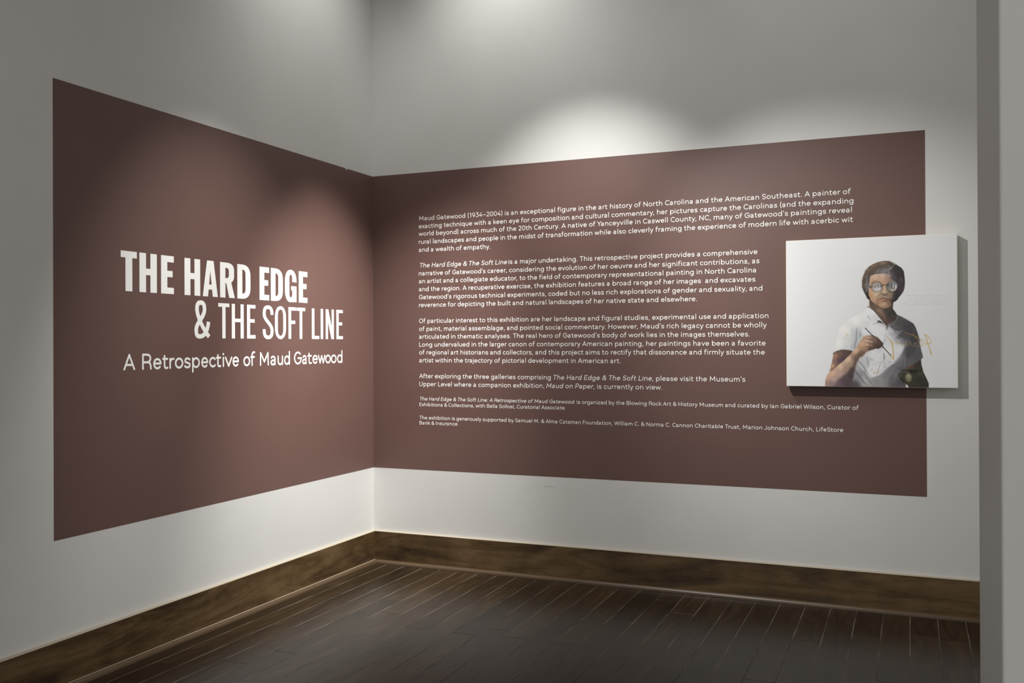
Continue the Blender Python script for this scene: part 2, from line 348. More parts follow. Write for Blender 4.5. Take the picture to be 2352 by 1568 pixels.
# rounded monoline sans: char -> (ink width, left bearing, right bearing, strokes)
RAW = {
 'a': (440, 45, 85, 'M62 392 C100 435 150 456 205 456 C310 456 356 400 356 310 L356 44 M356 265 L215 258 C110 253 44 215 44 150 C44 85 95 44 170 44 C255 44 325 80 352 148'),
 'b': (510, 85, 45, 'M44 700 L44 44 E 262 250 204 206 0 360'),
 'c': (455, 45, 35, 'E 258 250 214 206 45 315'),
 'd': (510, 45, 85, 'M466 700 L466 44 E 248 250 204 206 0 360'),
 'e': (500, 45, 45, 'M50 258 L456 258 E 250 250 206 206 2 318'),
 'f': (345, 25, 15, 'M125 44 L125 530 C125 640 180 700 262 700 C280 700 295 698 305 694 M44 456 L285 456'),
 'g': (510, 45, 85, 'E 248 250 204 206 0 360 M466 456 L466 0 C466 -115 385 -166 270 -166 C190 -166 130 -145 85 -110'),
 'h': (460, 85, 78, 'M44 700 L44 44 M44 260 C44 385 135 456 235 456 C355 456 416 385 416 270 L416 44'),
 'i': (96, 82, 82, 'M48 456 L48 44 D 48 625'),
 'j': (170, -20, 82, 'M122 456 L122 -50 C122 -130 85 -168 20 -162 D 122 625'),
 'k': (430, 85, 20, 'M44 700 L44 44 M385 456 L60 215 M165 290 L386 44'),
 'l': (88, 86, 86, 'M44 700 L44 44'),
 'm': (760, 85, 78, 'M44 456 L44 44 M44 270 C44 390 115 456 205 456 C320 456 380 395 380 280 L380 44 M380 270 C380 390 450 456 540 456 C655 456 716 395 716 280 L716 44'),
 'n': (460, 85, 78, 'M44 456 L44 44 M44 260 C44 385 135 456 235 456 C355 456 416 385 416 270 L416 44'),
 'o': (530, 45, 45, 'E 265 250 221 206 0 360'),
 'p': (510, 85, 45, 'M44 456 L44 -166 E 262 250 204 206 0 360'),
 'q': (510, 45, 85, 'M466 456 L466 -166 E 248 250 204 206 0 360'),
 'r': (310, 85, 0, 'M44 456 L44 44 M44 255 C44 380 130 460 266 452'),
 's': (415, 40, 45, 'M358 402 C320 440 275 456 212 456 C115 456 62 415 62 350 C62 290 110 270 205 255 C315 238 371 210 371 150 C371 80 310 44 210 44 C140 44 85 65 44 104'),
 't': (340, 25, 35, 'M130 585 L130 165 C130 85 165 44 225 44 C255 44 280 50 296 60 M44 456 L290 456'),
 'u': (460, 78, 85, 'M416 456 L416 44 M44 456 L44 230 C44 115 105 44 225 44 C330 44 416 115 416 240'),
 'v': (480, 20, 20, 'M44 456 L240 44 M240 44 L436 456'),
 'w': (740, 20, 20, 'M44 456 L205 44 M205 44 L370 440 M370 440 L535 44 M535 44 L696 456'),
 'x': (440, 25, 25, 'M44 456 L396 44 M396 456 L44 44'),
 'y': (480, 20, 20, 'M44 456 L240 50 M436 456 L210 -70 C180 -140 140 -168 75 -160'),
 'z': (420, 35, 35, 'M50 456 L370 456 M370 456 L50 44 M50 44 L376 44'),
 'A': (640, 20, 20, 'M44 44 L320 656 M320 656 L596 44 M130 230 L510 230'),
 'B': (530, 90, 45, 'M44 44 L44 656 M44 656 L260 656 C390 656 440 590 440 512 C440 420 380 365 270 365 L44 365 M270 365 C420 365 486 300 486 205 C486 100 400 44 265 44 L44 44'),
 'C': (590, 50, 40, 'E 350 350 306 306 47 313'),
 'D': (600, 90, 50, 'M44 44 L44 656 M44 656 L230 656 C440 656 556 530 556 350 C556 170 440 44 230 44 L44 44'),
 'E': (470, 90, 40, 'M44 44 L44 656 M44 656 L426 656 M44 360 L390 360 M44 44 L426 44'),
 'F': (460, 90, 20, 'M44 44 L44 656 M44 656 L416 656 M44 350 L370 350'),
 'G': (640, 50, 65, 'E 350 350 306 306 47 358 M596 340 L370 340'),
 'H': (570, 90, 90, 'M44 44 L44 656 M526 44 L526 656 M44 358 L526 358'),
 'I': (88, 92, 92, 'M44 44 L44 656'),
 'J': (400, 25, 80, 'M356 656 L356 225 C356 110 295 44 195 44 C120 44 70 80 44 135'),
 'K': (540, 90, 15, 'M44 44 L44 656 M480 656 L60 300 M195 410 L496 44'),
 'L': (440, 90, 15, 'M44 656 L44 44 M44 44 L396 44'),
 'M': (770, 80, 80, 'M70 44 L90 656 M90 656 L385 200 M385 200 L680 656 M680 656 L700 44'),
 'N': (590, 90, 90, 'M44 44 L44 656 M44 656 L546 44 M546 44 L546 656'),
 'O': (700, 50, 50, 'E 350 350 306 306 0 360'),
 'P': (520, 90, 30, 'M44 44 L44 656 M44 656 L270 656 C410 656 476 585 476 475 C476 360 405 295 270 295 L44 295'),
 'R': (550, 90, 25, 'M44 44 L44 656 M44 656 L270 656 C410 656 476 590 476 490 C476 385 405 325 270 325 L44 325 M290 325 C420 325 476 270 490 170 L506 44'),
 'S': (500, 50, 50, 'M440 570 C395 630 335 656 255 656 C140 656 70 600 70 505 C70 415 130 385 250 355 C385 322 456 290 456 195 C456 100 380 44 262 44 C165 44 95 80 44 145'),
 'T': (540, 25, 25, 'M44 656 L496 656 M270 656 L270 44'),
 'U': (560, 85, 85, 'M44 656 L44 270 C44 125 130 44 280 44 C430 44 516 125 516 270 L516 656'),
 'W': (930, 20, 20, 'M44 656 L250 44 M250 44 L465 640 M465 640 L680 44 M680 44 L886 656'),
 'Y': (570, 10, 10, 'M44 656 L285 320 M526 656 L285 320 M285 320 L285 44'),
 '0': (520, 45, 45, 'E 260 350 216 306 0 360'),
 '1': (260, 90, 110, 'M50 545 L200 650 M204 650 L204 44'),
 '2': (470, 50, 50, 'M52 530 C70 610 135 656 230 656 C340 656 410 595 410 500 C410 420 350 350 250 250 L50 50 M50 44 L426 44'),
 '3': (460, 50, 55, 'M60 656 L400 656 M400 656 L220 410 M220 410 C340 420 416 350 416 235 C416 120 340 44 225 44 C140 44 80 75 44 130'),
 '4': (520, 35, 40, 'M360 656 L44 200 M44 200 L476 200 M370 330 L370 44'),
 '9': (500, 45, 50, 'E 245 455 201 201 0 360 M446 455 C446 230 350 90 190 44'),
 '&': (590, 50, 30, 'M546 330 C530 150 420 44 265 44 C130 44 44 110 44 205 C44 300 110 345 220 385 C330 425 390 460 390 540 M390 540 C390 610 335 656 262 656 C185 656 130 605 130 540 C130 470 180 420 270 330 L546 44'),
 '(': (200, 70, 35, 'M160 730 C20 560 20 120 160 -60'),
 ')': (200, 35, 70, 'M40 730 C180 560 180 120 40 -60'),
 '.': (100, 80, 80, 'D 50 56'),
 ',': (120, 70, 70, 'M76 70 L44 -70'),
 ':': (100, 80, 80, 'D 50 56 D 50 410'),
 '-': (500, 50, 50, 'M44 290 L456 290'),
 "'": (88, 60, 60, 'M44 690 L44 540'),
 '`': (120, 50, 50, 'M80 690 C80 630 66 590 40 550'),
}
GLY = {k_: (w, l, r, parse(s)) for k_, (w, l, r, s) in RAW.items()}
KERN = {'rt': 20, 'Ya': -70, 'Ta': -50, 'Tr': -50, 'AT': -40, 'ra': -15, 'y.': -50, 'y,': -50, 'r,': -50, 'r.': -50, 'Wi': -20, 'ff': -10}
SPACE = 255
def lay(text, slant=0.0):
    """[(char, x)] and total ink width in 1/1000 em"""
    x = 0; out = []; prev = ''; last = 0
    for i, ch in enumerate(text):
        if ch == ' ': x += SPACE; prev = ''; continue
        w, l, r, st = GLY[ch]
        x += KERN.get(prev + ch, 0)
        out.append((ch, x + l)); x += w + l + r; last = x - r; prev = ch
    first = out[0][1]
    return [(c, a - first) for c, a in out], last - first
def draw(pen, ch, sx, sy, ox=0, oy=0, hw=None, slant=0.0):
    hw = hw or 0.0415 * sy
    for s in GLY[ch][3]:
        if s[-1] == 'closed':
            P = [((x + slant * y) / 1000 * sx + ox, y / 1000 * sy + oy) for x, y in s[:-1]]; pen.stroke(P, hw, closed=True)
        elif s[-1] == 'dot':
            x, y = s[0]; pen.stroke([((x + slant * y) / 1000 * sx + ox, y / 1000 * sy + oy)], hw * 1.22)
        else:
            P = [((x + slant * y) / 1000 * sx + ox, y / 1000 * sy + oy) for x, y in s]; pen.stroke(P, hw)

# ---------------------------------------------------------------- body text on the back wall
EM, EMS = 0.0412, 0.0325
XL = 0.3372
I0 = 0.19
# each line: baseline z, [(text, start x, end x, slant)]
BODY = [
 ('white wall text paragraph beginning Maud Gatewood, topmost on the maroon back wall', EM, [
  (2.1890, [('Maud Gatewood (1934-2004) is an exceptional figure in the art history of North Carolina and the American Southeast. A painter of', XL + .003, 2.922, 0)]),
  (2.1392, [('exacting technique with a keen eye for composition and cultural commentary, her pictures capture the Carolinas (and the expanding', XL, 2.935, 0)]),
  (2.0915, [('world beyond) across much of the 20th Century. A native of Yanceyville in Caswell County, NC, many of Gatewood`s paintings reveal', XL, 2.927, 0)]),
  (2.0405, [('rural landscapes and people in the midst of transformation while also cleverly framing the experience of modern life with acerbic wit', XL, 2.932, 0)]),
  (1.9898, [('and a wealth of empathy.', XL, .8323, 0)])]),
 ('white paragraph opening in italics and ending native state and elsewhere, second from top', EM, [
  (1.8908, [('The Hard Edge & The Soft Line', XL + .003, .9445, 1), ('is a major undertaking. This retrospective project provides a comprehensive', .9557, 2.4385, 0)]),
  (1.8405, [("narrative of Gatewood's career, considering the evolution of her oeuvre and her significant contributions, as", XL, 2.4487, 0)]),
  (1.7908, [('an artist and a collegiate educator, to the field of contemporary representational painting in North Carolina', XL, 2.4315, 0)]),
  (1.7405, [('and the region. A recuperative exercise, the exhibition features a broad range of her images  and excavates', XL, 2.4265, 0)]),
  (1.6900, [('Gatewood`s rigorous technical experiments, coded but no less rich explorations of gender and sexuality, and', XL, 2.4636, 0)]),
  (1.6400, [('reverence for depicting the built and natural landscapes of her native state and elsewhere.', XL, 2.1052, 0)])]),
 ('white wall text paragraph beginning Of particular interest to this exhibition, left of the canvas', EM, [
  (1.5392, [('Of particular interest to this exhibition are her landscape and figural studies, experimental use and application', XL, 2.4953, 0)]),
  (1.4890, [('of paint, material assemblage, and pointed social commentary. However, Maud`s rich legacy cannot be wholly', XL, 2.4858, 0)]),
  (1.4397, [('articulated in thematic analyses. The real hero of Gatewood`s body of work lies in the images themselves.', XL, 2.3946, 0)]),
  (1.3896, [('Long undervalued in the larger canon of contemporary American painting, her paintings have been a favorite', XL, 2.4797, 0)]),
  (1.3400, [('of regional art historians and collectors, and this project aims to rectify that dissonance and firmly situate the', XL, 2.4753, 0)]),
  (1.2899, [('artist within the trajectory of pictorial development in American art.', XL, 1.6592, 0)])]),
 ('white two-line wall text paragraph beginning After exploring the three galleries', EM, [
  (1.1903, [('After exploring the three galleries comprising', XL, 1.2265, 0), ('The Hard Edge & The Soft Line', 1.2391, 1.8424, 1), (', please visit the Museum`s', 1.8475, 2.3698, 0)]),
  (1.1398, [('Upper Level where a companion exhibition,', XL, 1.1845, 0), ('Maud on Paper', 1.1969, 1.4910, 1), (', is currently on view.', 1.4945, 1.9038, 0)])]),
 ('small white credit text beginning in italics, about the organizing museum and curators', EMS, [
  (1.0492, [('The Hard Edge & The Soft Line: A Retrospective of Maud Gatewood', XL, 1.3711, 1), ('is organized by the Blowing Rock Art & History Museum and curated by Ian Gabriel Wilson, Curator of', 1.3904, 2.9554, 0)]),
  (1.0130, [('Exhibitions & Collections, with Bella Sollosi, Curatorial Associate.', XL, 1.3207, 0)])]),
 ('small white credit text about generous supporters, lowest block on the maroon back wall', EMS, [
  (0.9300, [('The exhibition is generously supported by Samuel M. & Alma Catsman Foundation, William C. & Norma C. Cannon Charitable Trust, Marion Johnson Church, LifeStore', XL, 2.8781, 0)]),
  (0.8970, [('Bank & Insurance.', XL, .6116, 0)])]),
]
for label, em, lines in BODY:
    zb = lines[-1][0]
    root = thing(empty('wall_text', (XL, -PF, zb)), label, 'wall text', 'white text blocks on the maroon back wall')
    for z, segs in lines:
        for text, xa, xb, it in segs:
            L, W = lay(text); sl = I0 if it else 0.0
            sx = (xb - xa) / (W / 1000)
            i = 0
            for word in text.split():
                pen = Pen(); x0 = xa + L[i][1] / 1000 * sx
                for ch, x in L[i:i + len(word)]: draw(pen, ch, sx, em, xa - x0 + x / 1000 * sx, 0, slant=sl)
                i += len(word)
                pen.emit('word', 'back', (x0, z), VINYL, root, (XL, -PF, zb))

# ---------------------------------------------------------------- title on the left wall
def bez(p0, p1, p2, p3, n=8): return [tuple((1 - t_)**3 * p0[d] + 3 * (1 - t_)**2 * t_ * p1[d] + 3 * (1 - t_) * t_ * t_ * p2[d] + t_**3 * p3[d] for d in (0, 1)) for t_ in [k_ / n for k_ in range(n + 1)]]
def stadium(x0, y0, x1, y1, ry):
    """closed CCW contour with straight sides and round ends, from lower right"""
    cx = (x0 + x1) / 2; k_ = 0.60
    a = bez((x1, y1 - ry), (x1, y1 - ry + ry * k_), (cx + (x1 - cx) * k_, y1), (cx, y1))
    b_ = bez((cx, y1), (cx - (cx - x0) * k_, y1), (x0, y1 - ry + ry * k_), (x0, y1 - ry))
    c = bez((x0, y0 + ry), (x0, y0 + ry - ry * k_), (cx - (cx - x0) * k_, y0), (cx, y0))
    d = bez((cx, y0), (cx + (x1 - cx) * k_, y0), (x1, y0 + ry - ry * k_), (x1, y0 + ry))
    return a + b_[1:] + c + d[1:]
def condensed(ch, w, H, s, bar):
    """condensed grotesque capital; w width, H cap height, s stem, bar horizontal stroke (metres)"""
    p = Pen(); mid = 0.525 * H
    if ch == 'T': p.rect(0, H - bar, w, H); p.rect(w / 2 - s / 2, 0, w / 2 + s / 2, H - bar)
    elif ch == 'H': p.rect(0, 0, s, H); p.rect(w - s, 0, w, H); p.rect(s, mid - bar / 2, w - s, mid + bar / 2)
    elif ch in 'EF':
        p.rect(0, 0, s, H); p.rect(s, H - bar, w, H); p.rect(s, mid - bar / 2, w * 0.9, mid + bar / 2)
        if ch == 'E': p.rect(s, 0, w, bar)
    elif ch == 'L': p.rect(0, 0, s, H); p.rect(s, 0, w, bar)
    elif ch == 'I': p.rect(0, 0, w, H)
    elif ch == 'N':
        p.rect(0, 0, s * 0.95, H); p.rect(w - s * 0.95, 0, w, H); p.poly([(0, H), (s * 1.1, H), (w, 0), (w - s * 1.1, 0)])
    elif ch == 'A':
        q = 0.34 * w
        for m in (0, 1):
            pts = [(0, 0), (q, 0), (w * 0.5, H * 0.72), (w * 0.5, H), (w * 0.285, H)]
            p.poly([(w - x, y) if m else (x, y) for x, y in pts])
        p.poly([(q * 0.95, 0.195 * H), (w - q * 0.95, 0.195 * H), (w - q * 1.1, 0.335 * H), (q * 1.1, 0.335 * H)])
    elif ch == 'D':
        def D(x0, y0, x1, y1, rx, ry):
            return [(x0, y0), (x1 - rx, y0)] + bez((x1 - rx, y0), (x1 - rx * .35, y0), (x1, y0 + ry * .35), (x1, y0 + ry))[1:] + bez((x1, y1 - ry), (x1, y1 - ry * .35), (x1 - rx * .35, y1), (x1 - rx, y1)) + [(x0, y1)]
        p.ring(D(0, 0, w, H, w * .62, w * .55), D(s, bar * .9, w - s, H - bar * .9, (w - 2 * s) * .9, (w - 2 * s) * 1.0))
    elif ch == 'R':
        p.rect(0, 0, s, H)
        x1 = w * 0.95; y0 = 0.415 * H
        o = [(s, y0), (x1 - w * .45, y0)] + bez((x1 - w * .45, y0), (x1 - .15 * w, y0), (x1, y0 + .10 * H), (x1, y0 + .2 * H))[1:] + bez((x1, H - .2 * H), (x1, H - .08 * H), (x1 - .15 * w, H), (x1 - .5 * w, H)) + [(s, H)]
        xi = x1 - s; i0 = y0 + bar * .85; i1 = H - bar * .9
        i_ = [(s, i0), (xi - w * .2, i0)] + bez((xi - w * .2, i0), (xi - .05 * w, i0), (xi, i0 + .04 * H), (xi, i0 + .1 * H))[1:] + bez((xi, i1 - .1 * H), (xi, i1 - .03 * H), (xi - .05 * w, i1), (xi - .22 * w, i1)) + [(s, i1)]
        p.ring(o, i_)
        p.poly([(w * .36, y0 + bar * .6), (w * .36 + s * 0.95, y0 + bar * .8), (w, 0), (w - s * 1.08, 0)])
    elif ch == 'O':
        p.ring(stadium(0, -0.012 * H, w, H * 1.012, w * .62), stadium(s, bar * .85, w - s, H - bar * .85, (w - 2 * s) * .75))
    elif ch == 'G':
        cx = w / 2; ry = w * .58; y1 = H * 1.012; y0 = -0.012 * H
        o = [(w, .63 * H)] + bez((w, y1 - ry), (w, y1 - ry * .4), (cx + cx * .6, y1), (cx, y1)) + bez((cx, y1), (cx - cx * .6, y1), (0, y1 - ry * .4), (0, y1 - ry))[1:] + bez((0, y0 + ry), (0, y0 + ry * .4), (cx - cx * .6, y0), (cx * .92, y0)) + bez((cx * .92, y0), (cx * 1.2, y0), (w - s * .9, .02 * H), (w - s * .55, .09 * H))[1:]
        r2 = (w - 2 * s) * .75; j1 = H - bar * .85; j0 = bar * .85; hx = cx - s
        i_ = [(w - s, .63 * H)] + bez((w - s, j1 - r2), (w - s, j1 - r2 * .4), (cx + hx * .6, j1), (cx, j1)) + bez((cx, j1), (cx - hx * .6, j1), (s, j1 - r2 * .4), (s, j1 - r2))[1:] + bez((s, j0 + r2), (s, j0 + r2 * .4), (cx - hx * .6, j0), (cx, j0)) + bez((cx, j0), (cx + hx * .6, j0), (w - s, j0 + r2 * .4), (w - s, j0 + r2))[1:]
        n_ = len(o)
        p.piece(o + i_[::-1], [(k_, k_ + 1, 2 * n_ - 2 - k_, 2 * n_ - 1 - k_) for k_ in range(n_ - 1)])
        p.rect(w - s, 0.0, w, .50 * H) ; p.rect(w * .53, .50 * H - bar * .8, w - s, .50 * H)
    elif ch == 'S':
        a = s / 2; ky = s / bar * 0.95; k_ = bar * .5
        pts = bez((w - a, H * .73), (w - a, H * .90), (w * .72, H - k_ + .012 * H), (w * .5, H - k_ + .012 * H)) + bez((w * .5, H - k_ + .012 * H), (w * .22, H - k_ + .012 * H), (a, H * .9), (a, H * .74))[1:] + bez((a, H * .74), (a, H * .55), (w - a, H * .45), (w - a, H * .25))[1:] + bez((w - a, H * .25), (w - a, H * .1), (w * .75, k_ - .012 * H), (w * .5, k_ - .012 * H))[1:] + bez((w * .5, k_ - .012 * H), (w * .2, k_ - .012 * H), (a, H * .12), (a * .9, H * .285))[1:]
        p.stroke(pts, a, cap='butt', ky=ky)
    elif ch == '&':
        a = s / 2; ky = 1.12; H2 = H * 1.045
        yb, yt, xr, xl = a * .9 - .012 * H, H2 - a * .9, w * .765 - a, w * .05 + a
        pts1 = bez((w * .91, H * .46), (w * .88, H * .25), (w * .68, yb), (w * .36, yb), 10) + bez((w * .36, yb), (w * .14, yb), (a, H * .10), (a, H * .235))[1:] + bez((a, H * .235), (a, H * .43), (xr, H * .58), (xr, H * .80), 12)[1:]
        pts2 = pts1[-3:] + bez((xr, H * .80), (xr, H * .94), (w * .57, yt), (w * .41, yt))[1:] + bez((w * .41, yt), (w * .25, yt), (xl, H * .94), (xl, H * .80))[1:] + bez((xl, H * .80), (xl, H * .60), (w * .60, H * .22), (w - a * .45, a * .62), 14)[1:]
        p.stroke(pts1, a, cap='butt', ky=ky); p.stroke(pts2, a, cap='butt', ky=ky)
    return p
ROW1 = [('T', 2.1251, 2.0311), ('H', 2.0156, 1.9085), ('E', 1.8817, 1.7991), ('H', 1.7278, 1.6193), ('A', 1.6009, 1.4914), ('R', 1.4743, 1.3616), ('D', 1.342, 1.2362), ('E', 1.1603, 1.0787), ('D', 1.0634, 0.9573), ('G', 0.9375, 0.8304), ('E', 0.8088, 0.7254)]
ROW2 = [('&', 1.6603, 1.5511), ('T', 1.4885, 1.4045), ('H', 1.3861, 1.292), ('E', 1.2652, 1.1954), ('S', 1.1343, 1.0419), ('O', 1.0282, 0.9293), ('F', 0.9064, 0.8367), ('T', 0.8318, 0.7472), ('L', 0.6818, 0.6086), ('I', 0.5927, 0.5681), ('N', 0.5412, 0.4545), ('E', 0.4276, 0.3572)]
ROW3 = [('A', 2.1115, 2.043), ('R', 2.0008, 1.9424), ('e', 1.9327, 1.8805), ('t', 1.8759, 1.8373), ('r', 1.8299, 1.7966), ('o', 1.7939, 1.7379), ('s', 1.7316, 1.6884), ('p', 1.6777, 1.6233), ('e', 1.6138, 1.564), ('c', 1.5565, 1.5087), ('t', 1.5071, 1.4685), ('i', 1.4568, 1.4466), ('v', 1.4395, 1.383), ('e', 1.3814, 1.331), ('o', 1.2955, 1.2409), ('f', 1.2392, 1.1999), ('M', 1.1626, 1.0811), ('a', 1.0685, 1.0202), ('u', 1.0064, 0.9579), ('d', 0.9476, 0.8943), ('G', 0.8556, 0.7886), ('a', 0.7776, 0.7323), ('t', 0.7272, 0.6842), ('e', 0.677, 0.6248), ('w', 0.6216, 0.5469), ('o', 0.5469, 0.4892), ('o', 0.487, 0.428), ('d', 0.4202, 0.3634)]
for row, z0, H, s, bar, label in (
    (ROW1, 1.6455, 0.1785, 0.0400, 0.0295, 'bold white title lettering THE HARD EDGE on the maroon left wall'),
    (ROW2, 1.4382, 0.1780, 0.0248, 0.0185, 'thin white title lettering & THE SOFT LINE below the bold line on the left wall')):
    pw = (PF, -row[0][1], z0)
    root = thing(empty('title_lettering', pw), label, 'lettering', 'white title lettering on the left wall')
    for ch, a, b_ in row:
        condensed(ch, a - b_, H, s, bar).emit('letter', 'left', (-a, z0), VINYL, root, pw)
pw = (PF, -ROW3[0][1], 1.2930)
root = thing(empty('title_lettering', pw), 'white rounded subtitle lettering A Retrospective of Maud Gatewood, lowest line on the left wall', 'lettering', 'white title lettering on the left wall')
for ch, a, b_ in ROW3:
    pen = Pen(); em = 0.1045; w, hw = GLY[ch][0], 0.047 * 0.1045
    st = GLY[ch][3]
    if ch == 'i': sx = em
    else: sx = (a - b_ - 2 * hw) / ((w - 88) / 1000)
    off = hw - 0.044 * sx
    draw(pen, ch, sx, em, off, 0, hw=hw)
    pen.emit('letter', 'left', (-a, 1.2930), VINYL, root, pw)

# ---------------------------------------------------------------- portrait canvas
CX0, CX1, CZ0, CZ1, CP0, CP1 = 2.595, 3.429, 1.171, 1.951, 0.011, 0.050
root = thing(empty('portrait_canvas', (CX0, -CP0, CZ0)), 'stretched canvas painted with a person in glasses holding a brush, right of the text', 'painting')
body = box('stretched_canvas', (0, -(CP1 - CP0), 0), (CX1 - CX0, 0, CZ1 - CZ0), EDGE_, root, bevel=0.003, seg=3)
body['label'] = 'cream canvas wrapped over the stretcher edges'
for x in (0.10, 0.70):
    box('hanging_bracket', (x, 0.0, 0.70), (x + 0.04, CP0, 0.74), METAL, root)
# the picture itself: pigment laid on the canvas as soft brush shapes (sampled on a fine grid of the flat front)
NU, NV = 640, 600
M_ = 0.0025
us = np.linspace(CX0 + M_, CX1 - M_, NU); vs_ = np.linspace(CZ0 + M_, CZ1 - M_, NV)
GX, GZ = np.meshgrid(us, vs_)
# canvas points projected through the camera to image pixels; shapes use these coordinates
dx_, dy_, dz_ = GX - CAM[0], -CP1 - CAM[1], GZ - CAM[2]
den = dx_ * _F2.x + dy_ * _F2.y + dz_ * _F2.z
PX = 1176 + F_PX * (dx_ * _R3.x + dy_ * _R3.y + dz_ * _R3.z) / den
PY = 784 - F_PX * (dx_ * _U3.x + dy_ * _U3.y + dz_ * _U3.z) / den
IMG = np.empty((NV, NU, 3)); IMG[:] = (233, 234, 235)
prs = np.random.RandomState(4)
def _noise(n):
    a = prs.rand(n + 2, n + 2); yy = np.linspace(0, n, NV); xx = np.linspace(0, n, NU)
    y0 = yy.astype(int); x0 = xx.astype(int); fy = (yy - y0)[:, None]; fx = (xx - x0)[None]
    return (a[y0][:, x0] * (1 - fx) + a[y0][:, x0 + 1] * fx) * (1 - fy) + (a[y0 + 1][:, x0] * (1 - fx) + a[y0 + 1][:, x0 + 1] * fx) * fy
NZ = _noise(150) * .5 + _noise(60) * .5 - .5
FR = {1: (1780, 510, 3.646), 3: (1880, 580, 5.057), 4: (1960, 590, 10.45), 5: (1890, 740, 8.711)}  # origin and scale of each image-pixel crop the shape points refer to
def tp(fr, pts): ox, oy, s = FR[fr]; return [(ox + x / s, oy + y / s) for x, y in pts]
def smooth_closed(pts, n=5):
    out = []; L = len(pts)
    for i in range(L):
        p0, p1, p2, p3 = pts[i - 1], pts[i], pts[(i + 1) % L], pts[(i + 2) % L]
        for k_ in range(n):
            t_ = k_ / n
            out.append(tuple(0.5 * (2 * p1[d] + (p2[d] - p0[d]) * t_ + (2 * p0[d] - 5 * p1[d] + 4 * p2[d] - p3[d]) * t_ * t_ + (3 * p1[d] - p0[d] - 3 * p2[d] + p3[d]) * t_**3) for d in (0, 1)))
    return out
def smooth_open(pts, n=6):
    if len(pts) < 3: return pts
    P = [pts[0]] + list(pts) + [pts[-1]]; out = []
    for i in range(1, len(P) - 2):
        p0, p1, p2, p3 = P[i - 1:i + 3]
        for k_ in range(n):
            t_ = k_ / n
            out.append(tuple(0.5 * (2 * p1[d] + (p2[d] - p0[d]) * t_ + (2 * p0[d] - 5 * p1[d] + 4 * p2[d] - p3[d]) * t_ * t_ + (3 * p1[d] - p0[d] - 3 * p2[d] + p3[d]) * t_**3) for d in (0, 1)))
    return out + [pts[-1]]
def window(pts, pad):
    xs = [p[0] for p in pts]; ys = [p[1] for p in pts]
    m = (PX > min(xs) - pad) & (PX < max(xs) + pad) & (PY > min(ys) - pad) & (PY < max(ys) + pad)
    r = np.where(m.any(1))[0]; c = np.where(m.any(0))[0]
    return (slice(r[0], r[-1] + 1), slice(c[0], c[-1] + 1)) if len(r) and len(c) else None
def seg_dist(x, y, a, b_):
    ux, uy = b_[0] - a[0], b_[1] - a[1]; l2 = ux * ux + uy * uy + 1e-12
    t_ = np.clip(((x - a[0]) * ux + (y - a[1]) * uy) / l2, 0, 1)
    return np.hypot(x - a[0] - t_ * ux, y - a[1] - t_ * uy), t_
def shade(x, y, cols, fr, pw_=3.4):
    if not isinstance(cols, list): return np.array(cols, float)
    tot = 0; acc = 0
    for (p, c) in cols:
        q = tp(fr, [p])[0]; w = 1 / (np.hypot(x - q[0], y - q[1]) + 3.0) ** pw_
        acc = acc + w[..., None] * np.array(c, float); tot = tot + w
    return acc / tot[..., None]
def blend(w, a, col): IMG[w] = IMG[w] * (1 - a[..., None]) + col * a[..., None]
def fill(fr, pts, cols, soft=0.7, op=1.0, sm=False, grain=6, pw_=3.4):
    q = tp(fr, pts)
    if sm: q = smooth_closed(q)
    w = window(q, soft * 2 + 2)
    if w is None: return
    x, y = PX[w], PY[w]; ins = np.zeros(x.shape, bool); d = np.full(x.shape, 1e9)
    for i in range(len(q)):
        a, b_ = q[i - 1], q[i]
        d = np.minimum(d, seg_dist(x, y, a, b_)[0])
        if a[1] != b_[1]:
            ins ^= ((a[1] > y) != (b_[1] > y)) & (x < (b_[0] - a[0]) * (y - a[1]) / (b_[1] - a[1]) + a[0])
    sd = np.where(ins, d, -d); a_ = np.clip(0.5 + sd / (2 * soft), 0, 1); a_ = a_ * a_ * (3 - 2 * a_)
    c = shade(x, y, cols, fr, pw_) + NZ[w][..., None] * grain
    blend(w, a_ * op, c)
def line(fr, pts, col, wd=1.0, soft=0.6, op=1.0, taper=0.0, sm=True):
    q = tp(fr, pts)
    if sm: q = smooth_open(q)
    w = window(q, wd + soft * 2 + 2)
    if w is None: return
    x, y = PX[w], PY[w]; best = np.full(x.shape, -1e9); n_ = len(q) - 1
    for i in range(n_):
        d, t_ = seg_dist(x, y, q[i], q[i + 1]); s = (i + t_) / n_
        best = np.maximum(best, (wd / 2) * (1 - taper * np.abs(2 * s - 1)) - d)
    a_ = np.clip(0.5 + best / (2 * soft), 0, 1)
    blend(w, a_ * op, np.array(col, float))
def dot(fr, x, y, col, r=0.8, op=1.0): line(fr, [(x, y), (x + .5, y)], col, r * 2, 0.5, op, sm=False)

# faint mirrored handwriting on the right
for k_, (x0, x1, y) in enumerate(((1100, 1445, 618), (1120, 1445, 642), (1100, 1440, 666), (1040, 1445, 686))):
    x = x0
    while x < x1:
        L = prs.uniform(14, 46); n_ = int(L / 4) + 2
        line(1, [(x + L * i / n_, y + prs.uniform(-6, 6)) for i in range(n_ + 1)], (150, 150, 150), 0.45, 0.5, 0.34)
        x += L + prs.uniform(5, 12)
# far forearm and sleeve
fill(3, [(1000, 1240), (1190, 1232), (1196, 1300), (1220, 1390), (1255, 1460), (1281, 1520), (1280, 1570), (1040, 1570), (1010, 1530), (1000, 1450)],
     [((1050, 1310), (104, 76, 66)), ((1150, 1280), (66, 60, 57)), ((1200, 1430), (66, 62, 58)), ((1250, 1530), (62, 58, 54)), ((1100, 1540), (58, 55, 50))])
